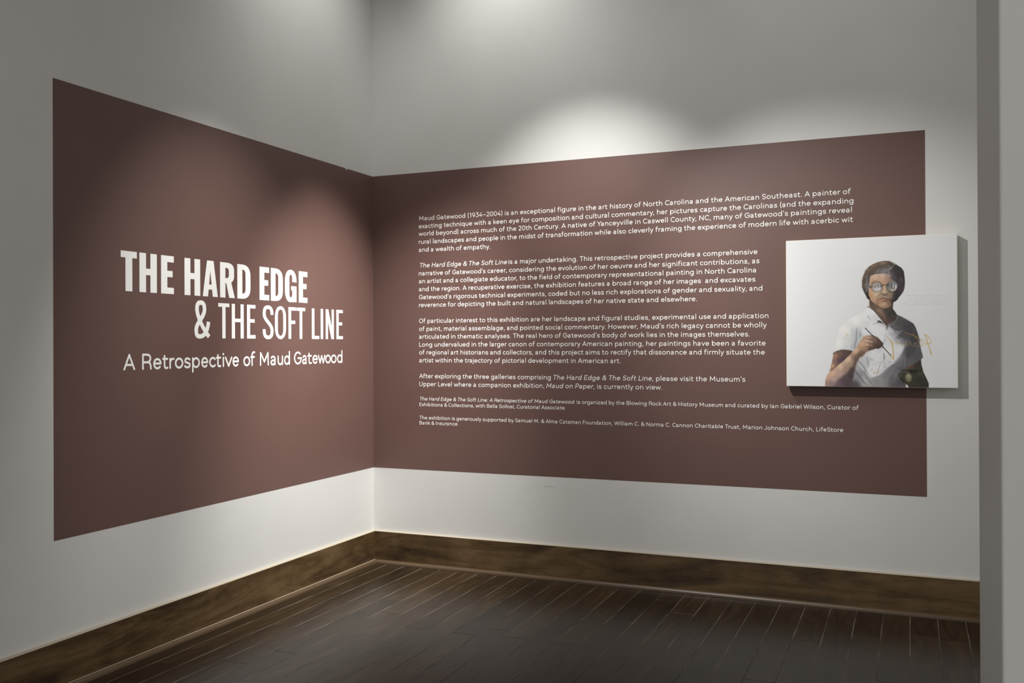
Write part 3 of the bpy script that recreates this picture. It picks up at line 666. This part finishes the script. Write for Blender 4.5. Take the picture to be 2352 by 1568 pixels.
# shirt
fill(3, [(578, 625), (640, 660), (720, 750), (785, 850), (830, 800), (920, 722), (1000, 765), (1100, 820), (1130, 870), (1150, 930), (1170, 1030), (1190, 1130), (1213, 1215), (1190, 1237), (1110, 1292), (1020, 1335), (1005, 1450), (1015, 1570), (396, 1570), (405, 1400), (470, 1220), (430, 1160), (385, 1142), (330, 1130), (270, 1128), (210, 1145), (172, 1172), (166, 1150), (195, 1080), (215, 980), (240, 880), (290, 810), (400, 745), (525, 690)],
     [((300, 900), (247, 246, 242)), ((230, 1050), (246, 246, 243)), ((440, 790), (247, 247, 244)), ((560, 720), (243, 244, 244)), ((650, 860), (245, 245, 243)), ((350, 1060), (226, 228, 230)), ((470, 950), (200, 203, 207)), ((420, 1080), (192, 195, 198)), ((560, 900), (228, 230, 232)), ((700, 1000), (240, 240, 241)), ((730, 900), (236, 237, 239)), ((640, 1180), (236, 236, 237)),
      ((850, 790), (110, 106, 106)), ((950, 790), (84, 80, 81)), ((1080, 880), (80, 78, 80)), ((1120, 1100), (76, 75, 77)), ((1110, 990), (78, 76, 78)), ((1010, 860), (80, 78, 79)), ((1170, 1150), (84, 83, 85)), ((1160, 1200), (100, 99, 101)), ((1060, 1200), (96, 94, 96)), ((1040, 1040), (110, 108, 112)), ((900, 900), (140, 138, 142)), ((830, 900), (214, 213, 218)), ((980, 960), (112, 110, 114)), ((850, 980), (205, 205, 210)), ((900, 1050), (196, 196, 201)), ((830, 1130), (236, 237, 241)), ((940, 1130), (228, 229, 234)), ((900, 1240), (214, 215, 219)), ((980, 1190), (196, 197, 202)), ((1010, 1110), (150, 150, 155)),
      ((700, 1330), (236, 236, 238)), ((620, 1300), (218, 219, 222)), ((640, 1420), (232, 233, 235)), ((520, 1320), (205, 206, 209)), ((470, 1420), (150, 149, 152)), ((540, 1480), (186, 186, 188)), ((780, 1350), (190, 190, 194)), ((760, 1440), (158, 156, 158)), ((660, 1520), (158, 156, 157)), ((850, 1400), (140, 137, 140)), ((900, 1340), (142, 140, 143)), ((960, 1330), (110, 108, 111)), ((850, 1530), (112, 108, 112)), ((960, 1480), (92, 88, 92)), ((430, 1540), (88, 86, 86))], soft=0.7, grain=10, pw_=3.2)
# lit chest, shaded lower half, then chest shadow and folds
fill(3, [(480, 900), (620, 850), (770, 870), (830, 960), (900, 1050), (1000, 1080), (980, 1180), (900, 1280), (800, 1340), (740, 1420), (630, 1440), (560, 1380), (600, 1280), (760, 1080), (700, 980), (540, 960)], (241, 242, 244), soft=4, op=.65, sm=True)
fill(3, [(610, 1470), (740, 1430), (800, 1350), (880, 1290), (950, 1210), (1000, 1110), (1040, 1050), (1110, 1010), (1170, 1040), (1213, 1215), (1190, 1237), (1110, 1292), (1020, 1335), (1005, 1450), (1012, 1560), (560, 1560)],
     [((700, 1500), (156, 153, 155)), ((850, 1400), (132, 128, 132)), ((960, 1250), (120, 118, 122)), ((1060, 1150), (80, 78, 80)), ((1160, 1180), (96, 95, 97)), ((1000, 1400), (86, 82, 85)), ((950, 1530), (90, 86, 90)), ((620, 1540), (168, 165, 166))], soft=2.4, op=.85, grain=22)
fill(3, [(870, 770), (940, 740), (1080, 820), (1130, 900), (1170, 1040), (1000, 1010), (910, 985), (950, 930), (850, 880), (830, 830)], [((900, 800), (86, 83, 84)), ((1050, 880), (76, 74, 76)), ((1130, 980), (74, 72, 75)), ((960, 980), (94, 91, 95)), ((860, 850), (104, 101, 104))], soft=3.6, op=.95, sm=True, grain=16)
for pts, col, wd, op in (
    ([(445, 880), (440, 960), (438, 1010), (425, 1060), (418, 1110)], (120, 123, 128), 3.2, .65), ([(488, 900), (486, 950), (478, 990)], (135, 138, 143), 2.6, .6),
    ([(400, 880), (410, 960), (390, 1080)], (205, 208, 212), 4.5, .6), ([(570, 725), (585, 755), (600, 778)], (150, 154, 160), 2.0, .6),
    ([(560, 1215), (575, 1270), (580, 1330)], (150, 152, 156), 3.5, .7), ([(556, 1214), (600, 1235), (645, 1252)], (170, 172, 176), 1.6, .8),
    ([(758, 1165), (764, 1210), (762, 1250)], (128, 128, 134), 3.4, .75), ([(766, 1260), (768, 1310), (775, 1370)], (176, 176, 180), 2.5, .6),
    ([(1000, 1100), (960, 1190), (880, 1270)], (142, 142, 148), 4.0, .6), ([(1005, 1090), (1000, 1200), (960, 1320)], (110, 110, 115), 5.0, .5),
    ([(470, 1270), (510, 1310), (560, 1380), (595, 1440)], (142, 142, 146), 2.2, .75), ([(440, 1300), (500, 1370), (560, 1430), (600, 1500)], (130, 130, 134), 2.4, .7),
    ([(425, 1370), (470, 1440), (520, 1520)], (96, 95, 98), 3.4, .75), ([(470, 1430), (520, 1490), (560, 1545)], (110, 110, 112), 3.0, .7), ([(530, 1420), (570, 1470), (640, 1540)], (118, 117, 120), 2.8, .7),
    ([(600, 1460), (680, 1440), (740, 1410), (800, 1350), (880, 1290)], (120, 118, 121), 3.6, .6), ([(560, 1330), (580, 1400), (600, 1450)], (238, 238, 240), 3.0, .5), ([(450, 1420), (500, 1500), (530, 1550)], (200, 200, 203), 2.2, .6),
    ([(930, 1330), (870, 1400), (850, 1480), (850, 1550)], (92, 89, 92), 4.5, .5), ([(740, 1480), (745, 1550)], (170, 168, 170), 4.0, .5), ([(800, 1460), (790, 1550)], (150, 147, 150), 3.5, .5),
    ([(1105, 1030), (1040, 1150), (1030, 1300)], (70, 69, 71), 4.5, .6), ([(870, 900), (930, 920), (980, 905)], (180, 178, 183), 2.0, .5), ([(840, 900), (880, 940)], (222, 220, 226), 3.0, .6), ([(900, 960), (960, 1000), (985, 1000)], (190, 188, 193), 2.4, .6), ([(1030, 1010), (1000, 1090)], (120, 118, 122), 3.0, .5)):
    line(3, pts, col, wd, wd * .45, op, taper=.6)
for _ in range(170):   # hatching of the dark cloth
    x, y = prs.uniform(600, 1010), prs.uniform(1290, 1550)
    if y < 1700 - .45 * x: continue
    line(3, [(x, y), (x + prs.uniform(-6, 30), y - prs.uniform(10, 36))], (96, 93, 95) if prs.rand() < .6 else (178, 176, 180), .7, .5, .30, sm=False)
# neck
fill(4, [(380, 1020), (385, 1180), (480, 1265), (600, 1400), (720, 1568), (790, 1655), (860, 1600), (1000, 1520), (1058, 1400), (1030, 1350), (945, 1235), (970, 1020)],
     [((430, 1120), (104, 84, 74)), ((500, 1230), (118, 96, 84)), ((620, 1300), (148, 122, 104)), ((680, 1390), (128, 104, 92)), ((720, 1500), (112, 88, 80)), ((780, 1600), (96, 74, 66)), ((800, 1300), (74, 68, 63)), ((880, 1400), (66, 63, 59)), ((960, 1300), (60, 57, 55)), ((950, 1450), (76, 68, 62)), ((860, 1550), (92, 74, 66))])
line(4, [(560, 1240), (640, 1300), (720, 1380), (770, 1470)], (158, 132, 112), 2.2, .9, .7, taper=.7)
line(4, [(590, 1310), (680, 1420), (730, 1540)], (86, 66, 66), 2.0, .9, .7, taper=.5)
# hair mass
fill(4, [(740, 90), (660, 105), (590, 122), (480, 165), (380, 225), (290, 330), (230, 460), (205, 600), (210, 730), (250, 835), (300, 920), (330, 990), (380, 1035), (420, 1000), (450, 800), (960, 800), (940, 1080), (1000, 1072), (1062, 1020), (1092, 968), (1142, 910), (1200, 830), (1230, 740), (1239, 580), (1226, 450), (1212, 340), (1155, 260), (1050, 190), (950, 130), (850, 98)],
     [((700, 130), (132, 110, 92)), ((500, 190), (128, 108, 88)), ((350, 300), (124, 104, 86)), ((260, 480), (122, 102, 86)), ((240, 680), (112, 94, 80)), ((310, 520), (70, 64, 58)), ((420, 320), (92, 84, 74)), ((600, 260), (98, 88, 78)), ((640, 350), (88, 84, 80)), ((330, 760), (72, 68, 66)), ((350, 950), (52, 48, 46)), ((850, 160), (88, 72, 64)), ((950, 240), (60, 55, 52)), ((1080, 300), (56, 52, 50)), ((1180, 400), (56, 51, 50)), ((1050, 450), (58, 54, 54)), ((1190, 620), (60, 54, 54)), ((1120, 760), (74, 62, 72)), ((1190, 790), (62, 52, 60)), ((1060, 900), (58, 52, 54)), ((1000, 1020), (50, 46, 46))], grain=26)
# face
fill(4, [(385, 640), (395, 500), (425, 440), (520, 402), (600, 392), (700, 385), (850, 405), (950, 455), (1010, 560), (1045, 680), (1030, 850), (990, 1000), (955, 1100), (880, 1192), (780, 1232), (680, 1217), (600, 1172), (520, 1135), (445, 1070), (402, 990), (368, 900), (372, 760)],
     [((520, 470), (220, 192, 168)), ((700, 450), (218, 190, 166)), ((640, 540), (206, 172, 146)), ((430, 520), (206, 178, 156)), ((480, 585), (196, 158, 128)), ((740, 600), (204, 162, 128)), ((840, 450), (172, 152, 146)), ((830, 540), (176, 144, 124)), ((920, 500), (112, 98, 98)), ((990, 600), (74, 66, 68)), ((1000, 850), (66, 60, 62)), ((950, 930), (92, 76, 66)), ((960, 1080), (60, 55, 56)), ((900, 1020), (100, 82, 68)),
      ((410, 820), (206, 168, 132)), ((430, 920), (204, 158, 114)), ((480, 1030), (198, 162, 132)), ((540, 900), (218, 194, 168)), ((590, 850), (216, 190, 162)), ((540, 1000), (208, 170, 138)), ((640, 930), (176, 152, 130)), ((700, 950), (172, 148, 126)), ((850, 960), (158, 136, 114)), ((760, 960), (172, 150, 128)), ((600, 1060), (190, 148, 116)), ((650, 1130), (198, 158, 128)), ((740, 1130), (212, 176, 146)), ((760, 1190), (170, 134, 108)), ((860, 1120), (142, 112, 90)), ((560, 1130), (150, 122, 98)),
      ((740, 720), (206, 176, 148)), ((745, 820), (222, 198, 172)), ((690, 830), (196, 168, 142)), ((800, 830), (170, 150, 130)), ((870, 860), (150, 130, 108)), ((910, 900), (160, 138, 112))], soft=.7, grain=12, pw_=3.4)
fill(4, [(960, 470), (1030, 560), (1060, 700), (1040, 900), (990, 1040), (930, 1130), (900, 1060), (960, 960), (985, 840), (1060, 700), (980, 560), (920, 480)], (62, 56, 58), soft=2.2, op=.85)
# fringe over the forehead and silver strands
fill(4, [(420, 445), (470, 395), (600, 350), (760, 330), (870, 260), (960, 300), (1040, 420), (1060, 560), (1000, 560), (950, 470), (880, 415), (760, 392), (620, 400), (520, 410)], [((450, 410), (72, 68, 64)), ((600, 375), (92, 90, 90)), ((740, 360), (126, 124, 126)), ((860, 380), (128, 124, 132)), ((920, 340), (70, 66, 66)), ((1000, 420), (62, 58, 60)), ((960, 450), (92, 84, 94))], soft=1.2, grain=20)
for _ in range(46):
    t_ = prs.rand(); x0, y0 = 470 + 380 * t_, 410 - 60 * t_ - prs.uniform(0, 55)
    line(4, [(x0, y0), (x0 + 70, y0 - 28 - 20 * t_), (x0 + 150 * (.5 + .5 * t_), y0 - 65 - 70 * t_)], [(170, 168, 170), (130, 128, 130), (196, 194, 194), (78, 72, 68)][prs.randint(4)], .8, .5, .55, taper=.8)
for _ in range(40):   # grey lilac sideburn
    x0, y0 = prs.uniform(275, 370), prs.uniform(560, 880)
    line(4, [(x0, y0), (x0 + 22, y0 - 70), (x0 + 34, y0 - 150)], [(176, 170, 180), (140, 134, 140), (90, 84, 86), (196, 192, 198)][prs.randint(4)], .9, .5, .55, taper=.8)
for _ in range(26):
    x0, y0 = prs.uniform(1070, 1180), prs.uniform(520, 860)
    line(4, [(x0 - 10, y0 - 90), (x0 + 6, y0 - 30), (x0, y0 + 40)], [(150, 144, 152), (108, 96, 112), (84, 70, 84)][prs.randint(3)], .8, .5, .5, taper=.8)
for _ in range(40):   # brown crown strands
    a_ = prs.uniform(.0, 1); x0, y0 = 250 + 480 * a_, 480 - 340 * a_ + prs.uniform(-20, 60)
    line(4, [(x0, y0), (x0 + 70, y0 - 66 + 20 * a_), (x0 + 170, y0 - 110 + 40 * a_)], [(138, 116, 96), (70, 60, 52), (112, 94, 78)][prs.randint(3)], .9, .5, .45, taper=.8)
for pts, col, op in (([(915, 138), (960, 160), (1022, 186)], (214, 212, 208), .9), ([(640, 185), (740, 150), (850, 142)], (182, 166, 150), .8), ([(250, 370), (300, 290), (385, 222)], (190, 172, 156), .9), ([(186, 600), (200, 520), (236, 450)], (178, 156, 138), .7), ([(196, 640), (200, 720), (240, 800)], (186, 168, 156), .6), ([(1226, 700), (1205, 790), (1160, 880)], (160, 138, 150), .6), ([(780, 190), (840, 195), (880, 230)], (176, 172, 168), .7)):
    line(4, pts, col, 1.3, .6, op, taper=.6)
# features
line(4, [(430, 605), (500, 575), (580, 568), (670, 595)], (188, 138, 104), 2.4, .9, .8, taper=.7)
line(4, [(720, 600), (760, 590), (800, 610)], (186, 140, 104), 2.6, 1.2, .5, taper=.6)
line(4, [(690, 730), (680, 800), (660, 860)], (150, 122, 100), 2.2, 1.2, .7, taper=.4)
line(4, [(652, 865), (690, 888), (720, 890), (752, 912), (790, 892), (838, 884)], (92, 70, 60), 1.8, .8, .85, taper=.4)
fill(4, [(690, 880), (740, 893), (800, 888), (830, 900), (790, 930), (755, 940), (700, 915)], (118, 94, 80), soft=1.4, op=.75)
line(4, [(650, 870), (600, 925), (572, 985), (568, 1050), (600, 1120)], (140, 110, 90), 1.8, .9, .7, taper=.6)
line(4, [(860, 880), (905, 930), (915, 990)], (176, 152, 124), 2.0, 1.0, .5, taper=.6)
line(4, [(755, 930), (760, 970)], (204, 184, 162), 1.4, .8, .6)
fill(4, [(640, 1022), (700, 1015), (780, 1018), (850, 1030), (800, 1062), (740, 1066), (690, 1052)], [((700, 1030), (178, 128, 104)), ((800, 1045), (140, 96, 78))], soft=1.1, op=.9)
line(4, [(588, 1030), (620, 1018), (700, 990), (755, 986), (820, 1010), (888, 1040)], (86, 56, 48), 1.7, .6, .95, taper=.55)
line(4, [(690, 1058), (740, 1070), (800, 1062)], (112, 76, 62), 1.7, .8, .7, taper=.6)
line(4, [(600, 1060), (640, 1085), (700, 1092)], (150, 112, 90), 1.6, .9, .6, taper=.6)
line(4, [(445, 1075), (530, 1140), (610, 1195), (690, 1228), (800, 1236)], (104, 82, 68), 1.8, 1.1, .7, taper=.5)
# glasses
def ell(cx, cy, rx, ry, n_=26): return [(cx + rx * math.cos(6.2832 * i / n_), cy + ry * math.sin(6.2832 * i / n_)) for i in range(n_)]
fill(4, ell(565, 722, 132, 112), [((470, 700), (150, 134, 124)), ((520, 680), (176, 170, 168)), ((540, 770), (206, 202, 198)), ((610, 760), (216, 213, 212)), ((620, 680), (158, 152, 152)), ((670, 680), (110, 100, 98)), ((560, 640), (176, 160, 150))], soft=.8, grain=16, pw_=3)
fill(4, ell(932, 706, 126, 124), [((830, 650), (72, 70, 68)), ((860, 600), (150, 146, 146)), ((890, 700), (104, 102, 106)), ((860, 760), (150, 140, 132)), ((930, 640), (126, 124, 130)), ((940, 790), (188, 180, 174)), ((1010, 720), (206, 202, 200)), ((1010, 620), (136, 130, 130)), ((1040, 780), (120, 112, 112))], soft=.8, grain=16, pw_=3)
for x0, y0, x1, y1, c in ((500, 660, 505, 740, (218, 214, 212)), (535, 650, 540, 735, (84, 84, 92)), (552, 640, 556, 720, (216, 214, 212)), (590, 655, 600, 720, (96, 94, 98)), (625, 640, 632, 720, (208, 206, 204)), (480, 720, 520, 705, (120, 100, 80)), (520, 770, 640, 750, (224, 222, 220)), (905, 640, 912, 750, (64, 62, 68)), (870, 640, 885, 720, (206, 204, 204)), (960, 640, 964, 740, (238, 236, 234)), (985, 650, 990, 740, (70, 66, 70)), (1018, 660, 1010, 790, (236, 234, 230)), (900, 790, 960, 810, (220, 214, 208)), (960, 760, 985, 740, (80, 74, 74)), (830, 640, 850, 690, (50, 56, 54))):
    line(4, [(x0, y0), (x1, y1)], c, 1.5, .6, .8, sm=False)
line(4, ell(565, 718, 140, 120) + [(705, 718)], (98, 84, 72), 1.1, .55, .9)
line(4, [(430, 670), (460, 620), (530, 598), (620, 600), (680, 640), (705, 700)], (90, 76, 66), 1.6, .7, .6)
line(4, ell(932, 706, 134, 128)[5:19], (84, 74, 66), 1.1, .55, .9)
line(4, [(850, 590), (930, 572), (1010, 590), (1060, 650)], (176, 168, 164), 1.2, .6, .6)
line(4, [(806, 650), (796, 720), (830, 800), (900, 840), (970, 835)], (80, 70, 62), 1.3, .6, .8)
line(4, [(702, 690), (730, 668), (770, 668), (803, 690)], (78, 62, 52), 2.0, .6, .95)
line(4, [(385, 705), (410, 716), (434, 728)], (60, 52, 50), 2.4, .7, .95)
# collar
line(4, [(352, 1190), (480, 1272), (600, 1402), (700, 1545), (720, 1575)], (64, 54, 56), 2.2, .7, .9)
fill(3, [(580, 632), (640, 675), (712, 760), (770, 835), (700, 790), (670, 800), (630, 838), (600, 790), (565, 720)], [((600, 680), (244, 245, 246)), ((680, 770), (226, 228, 231)), ((620, 800), (232, 234, 236)), ((740, 810), (240, 240, 240))], soft=.6)
line(3, [(572, 728), (585, 755), (598, 778)], (140, 144, 150), 1.5, .7, .7, taper=.7)
fill(3, [(678, 800), (695, 786), (720, 790), (745, 812), (762, 830), (740, 822), (715, 818), (695, 815)], (88, 84, 84), soft=.8)
fill(3, [(632, 838), (678, 803), (735, 824), (700, 822), (660, 832)], (190, 190, 193), soft=1.4, op=.8)
fill(3, [(786, 850), (810, 830), (822, 842), (800, 880), (788, 906)], (120, 114, 116), soft=1.0)
line(3, [(920, 722), (915, 760), (895, 800), (860, 840)], (196, 190, 182), .9, .6, .6)
line(3, [(783, 945), (772, 990), (758, 1062)], (150, 146, 178), 1.0, .6, .8)
line(3, [(790, 1010), (786, 1024), (776, 1020)], (150, 150, 165), .7, .5, .8)
# near upper arm, forearm, hand
fill(3, [(172, 1175), (210, 1150), (270, 1133), (330, 1135), (388, 1144), (410, 1180), (300, 1270), (165, 1375), (126, 1390), (150, 1290), (165, 1230)],
     [((190, 1200), (172, 132, 108)), ((165, 1320), (206, 164, 136)), ((240, 1170), (124, 98, 84)), ((320, 1160), (96, 76, 68)), ((370, 1180), (84, 68, 64)), ((250, 1250), (98, 78, 92)), ((210, 1290), (132, 104, 100)), ((280, 1250), (84, 66, 78)), ((180, 1350), (150, 112, 94))], grain=14)
line(3, [(170, 1172), (215, 1145), (270, 1131), (330, 1133), (388, 1143)], (70, 62, 58), 1.8, .7, .9)
fill(3, [(76, 1570), (79, 1480), (100, 1420), (126, 1385), (165, 1365), (230, 1305), (300, 1248), (370, 1178), (440, 1100), (490, 1020), (515, 985), (560, 1000), (610, 1120), (555, 1148), (535, 1180), (505, 1203), (478, 1212), (445, 1275), (412, 1390), (398, 1470), (404, 1570)],
     [((100, 1440), (216, 176, 146)), ((90, 1530), (170, 142, 128)), ((160, 1395), (224, 186, 156)), ((250, 1320), (228, 194, 166)), ((340, 1240), (230, 196, 168)), ((430, 1140), (226, 190, 160)), ((500, 1050), (216, 176, 146)), ((530, 1120), (180, 144, 120)), ((480, 1190), (112, 90, 78)), ((440, 1240), (122, 100, 88)), ((380, 1300), (176, 148, 128)), ((400, 1370), (98, 82, 78)), ((330, 1360), (170, 142, 130)), ((250, 1410), (196, 166, 152)), ((180, 1470), (196, 166, 158)), ((300, 1460), (122, 102, 106)), ((380, 1450), (78, 68, 70)), ((250, 1520), (104, 86, 98)), ((150, 1530), (150, 126, 132)), ((350, 1540), (72, 66, 66))], grain=18)
fill(3, [(478, 1214), (505, 1205), (555, 1150), (600, 1134), (560, 1112), (500, 1142), (440, 1230), (385, 1330), (300, 1430), (225, 1490), (160, 1575), (404, 1575), (398, 1470), (412, 1390), (445, 1275)],
     [((510, 1165), (124, 98, 82)), ((430, 1270), (104, 86, 78)), ((380, 1400), (78, 68, 70)), ((300, 1500), (90, 76, 84)), ((210, 1545), (120, 100, 110))], soft=4.5, op=.85, grain=18)
line(3, [(158, 1372), (180, 1340), (240, 1290), (300, 1245), (390, 1150)], (104, 78, 70), 1.3, .8, .7, taper=.5)
fill(3, [(488, 1030), (520, 975), (560, 962), (630, 957), (690, 985), (725, 1022), (752, 1055), (748, 1078), (722, 1104), (694, 1116), (662, 1113), (640, 1126), (600, 1133), (560, 1133), (520, 1140), (490, 1100)],
     [((540, 985), (206, 168, 144)), ((600, 985), (176, 142, 122)), ((650, 985), (110, 90, 78)), ((700, 1020), (98, 80, 70)), ((730, 1060), (84, 68, 60)), ((560, 1020), (222, 192, 168)), ((610, 1035), (170, 142, 124)), ((650, 1060), (104, 86, 76)), ((560, 1065), (214, 180, 154)), ((510, 1060), (216, 178, 148)), ((600, 1080), (160, 130, 112)), ((540, 1110), (176, 140, 116)), ((600, 1120), (86, 70, 62)), ((690, 1105), (72, 58, 52)), ((660, 1090), (84, 68, 60)), ((640, 1010), (150, 126, 110))], grain=10)
for pts, col, wd in (([(530, 1002), (580, 1008), (640, 1020), (680, 1040)], (108, 82, 70), 1.6), ([(540, 1040), (590, 1052), (640, 1062), (680, 1078)], (96, 74, 64), 1.5), ([(545, 1095), (590, 1092), (640, 1098), (690, 1100)], (90, 70, 60), 1.6), ([(545, 1022), (590, 1028), (630, 1040)], (228, 204, 184), 1.6), ([(540, 978), (580, 982), (610, 988)], (222, 188, 164), 1.8), ([(550, 1068), (590, 1074)], (220, 188, 162), 1.6), ([(690, 1000), (730, 1050), (748, 1068)], (74, 60, 52), 2.0)):
    line(3, pts, col, wd, .8, .75, taper=.5)
# brush
line(3, [(543, 876), (590, 925), (634, 968)], (66, 58, 56), 1.9, .5, 1.0, sm=False)
line(3, [(738, 1086), (800, 1150), (842, 1196)], (98, 84, 78), 2.2, .5, 1.0, sm=False)
line(3, [(742, 1088), (760, 1108)], (60, 54, 52), 2.4, .5, .9, sm=False)
# pot
fill(3, [(925, 1405), (960, 1390), (990, 1400), (1000, 1520), (960, 1490), (932, 1450)], [((950, 1420), (82, 78, 68)), ((970, 1480), (60, 57, 48))], grain=10)
fill(3, [(975, 1375), (1205, 1375), (1214, 1420), (1200, 1480), (1165, 1535), (1120, 1556), (1060, 1552), (1010, 1525), (985, 1470)],
     [((1000, 1420), (66, 64, 52)), ((1100, 1400), (58, 56, 46)), ((1190, 1400), (76, 72, 62)), ((1130, 1480), (62, 60, 46)), ((1060, 1530), (64, 62, 48)), ((1190, 1480), (56, 54, 46))], grain=10)
fill(3, ell(1086, 1366, 118, 24), [((1000, 1366), (74, 70, 58)), ((1090, 1360), (52, 48, 40)), ((1190, 1366), (66, 62, 54))], grain=8)
fill(3, ell(1046, 1452, 36, 50), [((1046, 1430), (166, 166, 134)), ((1040, 1480), (128, 128, 98))], soft=3.4, op=.95)
line(3, [(970, 1378), (1040, 1388), (1120, 1388), (1190, 1374)], (40, 38, 34), 2.6, .8, .8)
line(3, [(972, 1380), (1010, 1388), (1050, 1388)], (170, 168, 150), 1.1, .5, .8)
line(3, [(1010, 1350), (1070, 1346), (1120, 1352)], (128, 122, 106), 1.2, .6, .8)
line(3, [(1050, 1390), (1100, 1440), (1110, 1400), (1190, 1385)], (92, 90, 74), 1.2, .9, .5)
fill(3, [(1016, 1528), (1036, 1540), (1052, 1570), (1016, 1570)], (232, 230, 226), soft=.6)
# paint splatter and drips
line(3, [(720, 1288), (700, 1340), (685, 1385), (672, 1420)], (168, 96, 84), 1.0, .5, .85)
line(3, [(455, 1255), (500, 1290), (545, 1355), (530, 1392)], (110, 104, 108), .9, .5, .8)
for x, y, r in ((328, 945, 1.2), (333, 961, .9), (350, 1045, .8), (645, 1400, 1.4), (655, 1394, 1.1)): dot(3, x, y, (206, 166, 76), r, .85)
for x, y, r in ((735, 1268, 1.2), (718, 1292, .8)): dot(3, x, y, (166, 92, 84), r, .9)
for _ in range(70):
    x, y = prs.uniform(560, 850), prs.uniform(1240, 1550)
    dot(3, x, y, (96, 88, 88), prs.uniform(.1, .4), .6)
for x, y in ((692, 1278), (668, 1302), (820, 1270), (786, 1330), (860, 1312), (530, 1392), (620, 1360)): dot(3, x, y, (84, 76, 78), .75, .9)
# mirrored ochre signature
OC = (206, 164, 62)
for pts, wd in (([(1645, 205), (1740, 236), (1840, 275), (1935, 322)], 1.2), ([(1800, 215), (1830, 262), (1880, 330), (1940, 430), (1965, 460)], 1.1),
    ([(1965, 470), (1900, 478), (1870, 440), (1855, 400), (1835, 440), (1805, 478), (1770, 455), (1745, 400), (1720, 460), (1690, 470), (1665, 430), (1655, 395), (1630, 440), (1600, 462), (1560, 430), (1500, 410), (1460, 385), (1480, 430), (1440, 425), (1395, 410)], .9),
    ([(1285, 285), (1320, 330), (1365, 385), (1385, 470), (1405, 580), (1415, 735)], 1.5), ([(1345, 355), (1375, 400), (1395, 470)], 2.2), ([(1395, 480), (1408, 600), (1418, 740)], 2.0), ([(1348, 662), (1385, 700), (1415, 742)], 2.2),
    ([(2040, 232), (2075, 330), (2105, 440), (2140, 540), (2172, 645)], 2.0), ([(2140, 540), (2160, 600), (2172, 645)], 2.6), ([(2040, 232), (2095, 275), (2150, 340), (2166, 400), (2140, 432), (2115, 425), (2095, 390)], 1.4),
    ([(2095, 400), (2060, 450), (2030, 400), (1985, 340), (1965, 380), (1995, 450), (1975, 475), (1960, 455)], 1.1)):
    line(5, pts, OC, wd * .78, .55, .85)
lin = np.where(IMG / 255 <= .04045, IMG / 255 / 12.92, ((np.clip(IMG, 0, 255) / 255 + .055) / 1.055) ** 2.4)
ii = np.arange(NU * NV).reshape(NV, NU)
co = np.stack([GX - CX0, np.full(GX.shape, -(CP1 - CP0) - 0.0004), GZ - CZ0], -1).reshape(-1, 3).astype(np.float32)
q = np.stack([ii[:-1, :-1], ii[:-1, 1:], ii[1:, 1:], ii[1:, :-1]], -1).reshape(-1, 4)
me = bpy.data.meshes.new('painted_picture')
me.vertices.add(len(co)); me.vertices.foreach_set('co', co.ravel())
me.loops.add(q.size); me.loops.foreach_set('vertex_index', q.ravel().astype(np.int32))
me.polygons.add(len(q)); me.polygons.foreach_set('loop_start', np.arange(0, q.size, 4, dtype=np.int32))
me.update(calc_edges=True)
ca = me.color_attributes.new('pigment', 'FLOAT_COLOR', 'POINT')
ca.data.foreach_set('color', np.concatenate([lin.reshape(-1, 3), np.ones((NU * NV, 1))], 1).astype(np.float32).ravel())
me.materials.append(PIC)
pic = bpy.data.objects.new('painted_picture', me); COL.objects.link(pic); pic.parent = root
pic['label'] = 'painting of a person in a white shirt on a pale ground, signed in ochre'
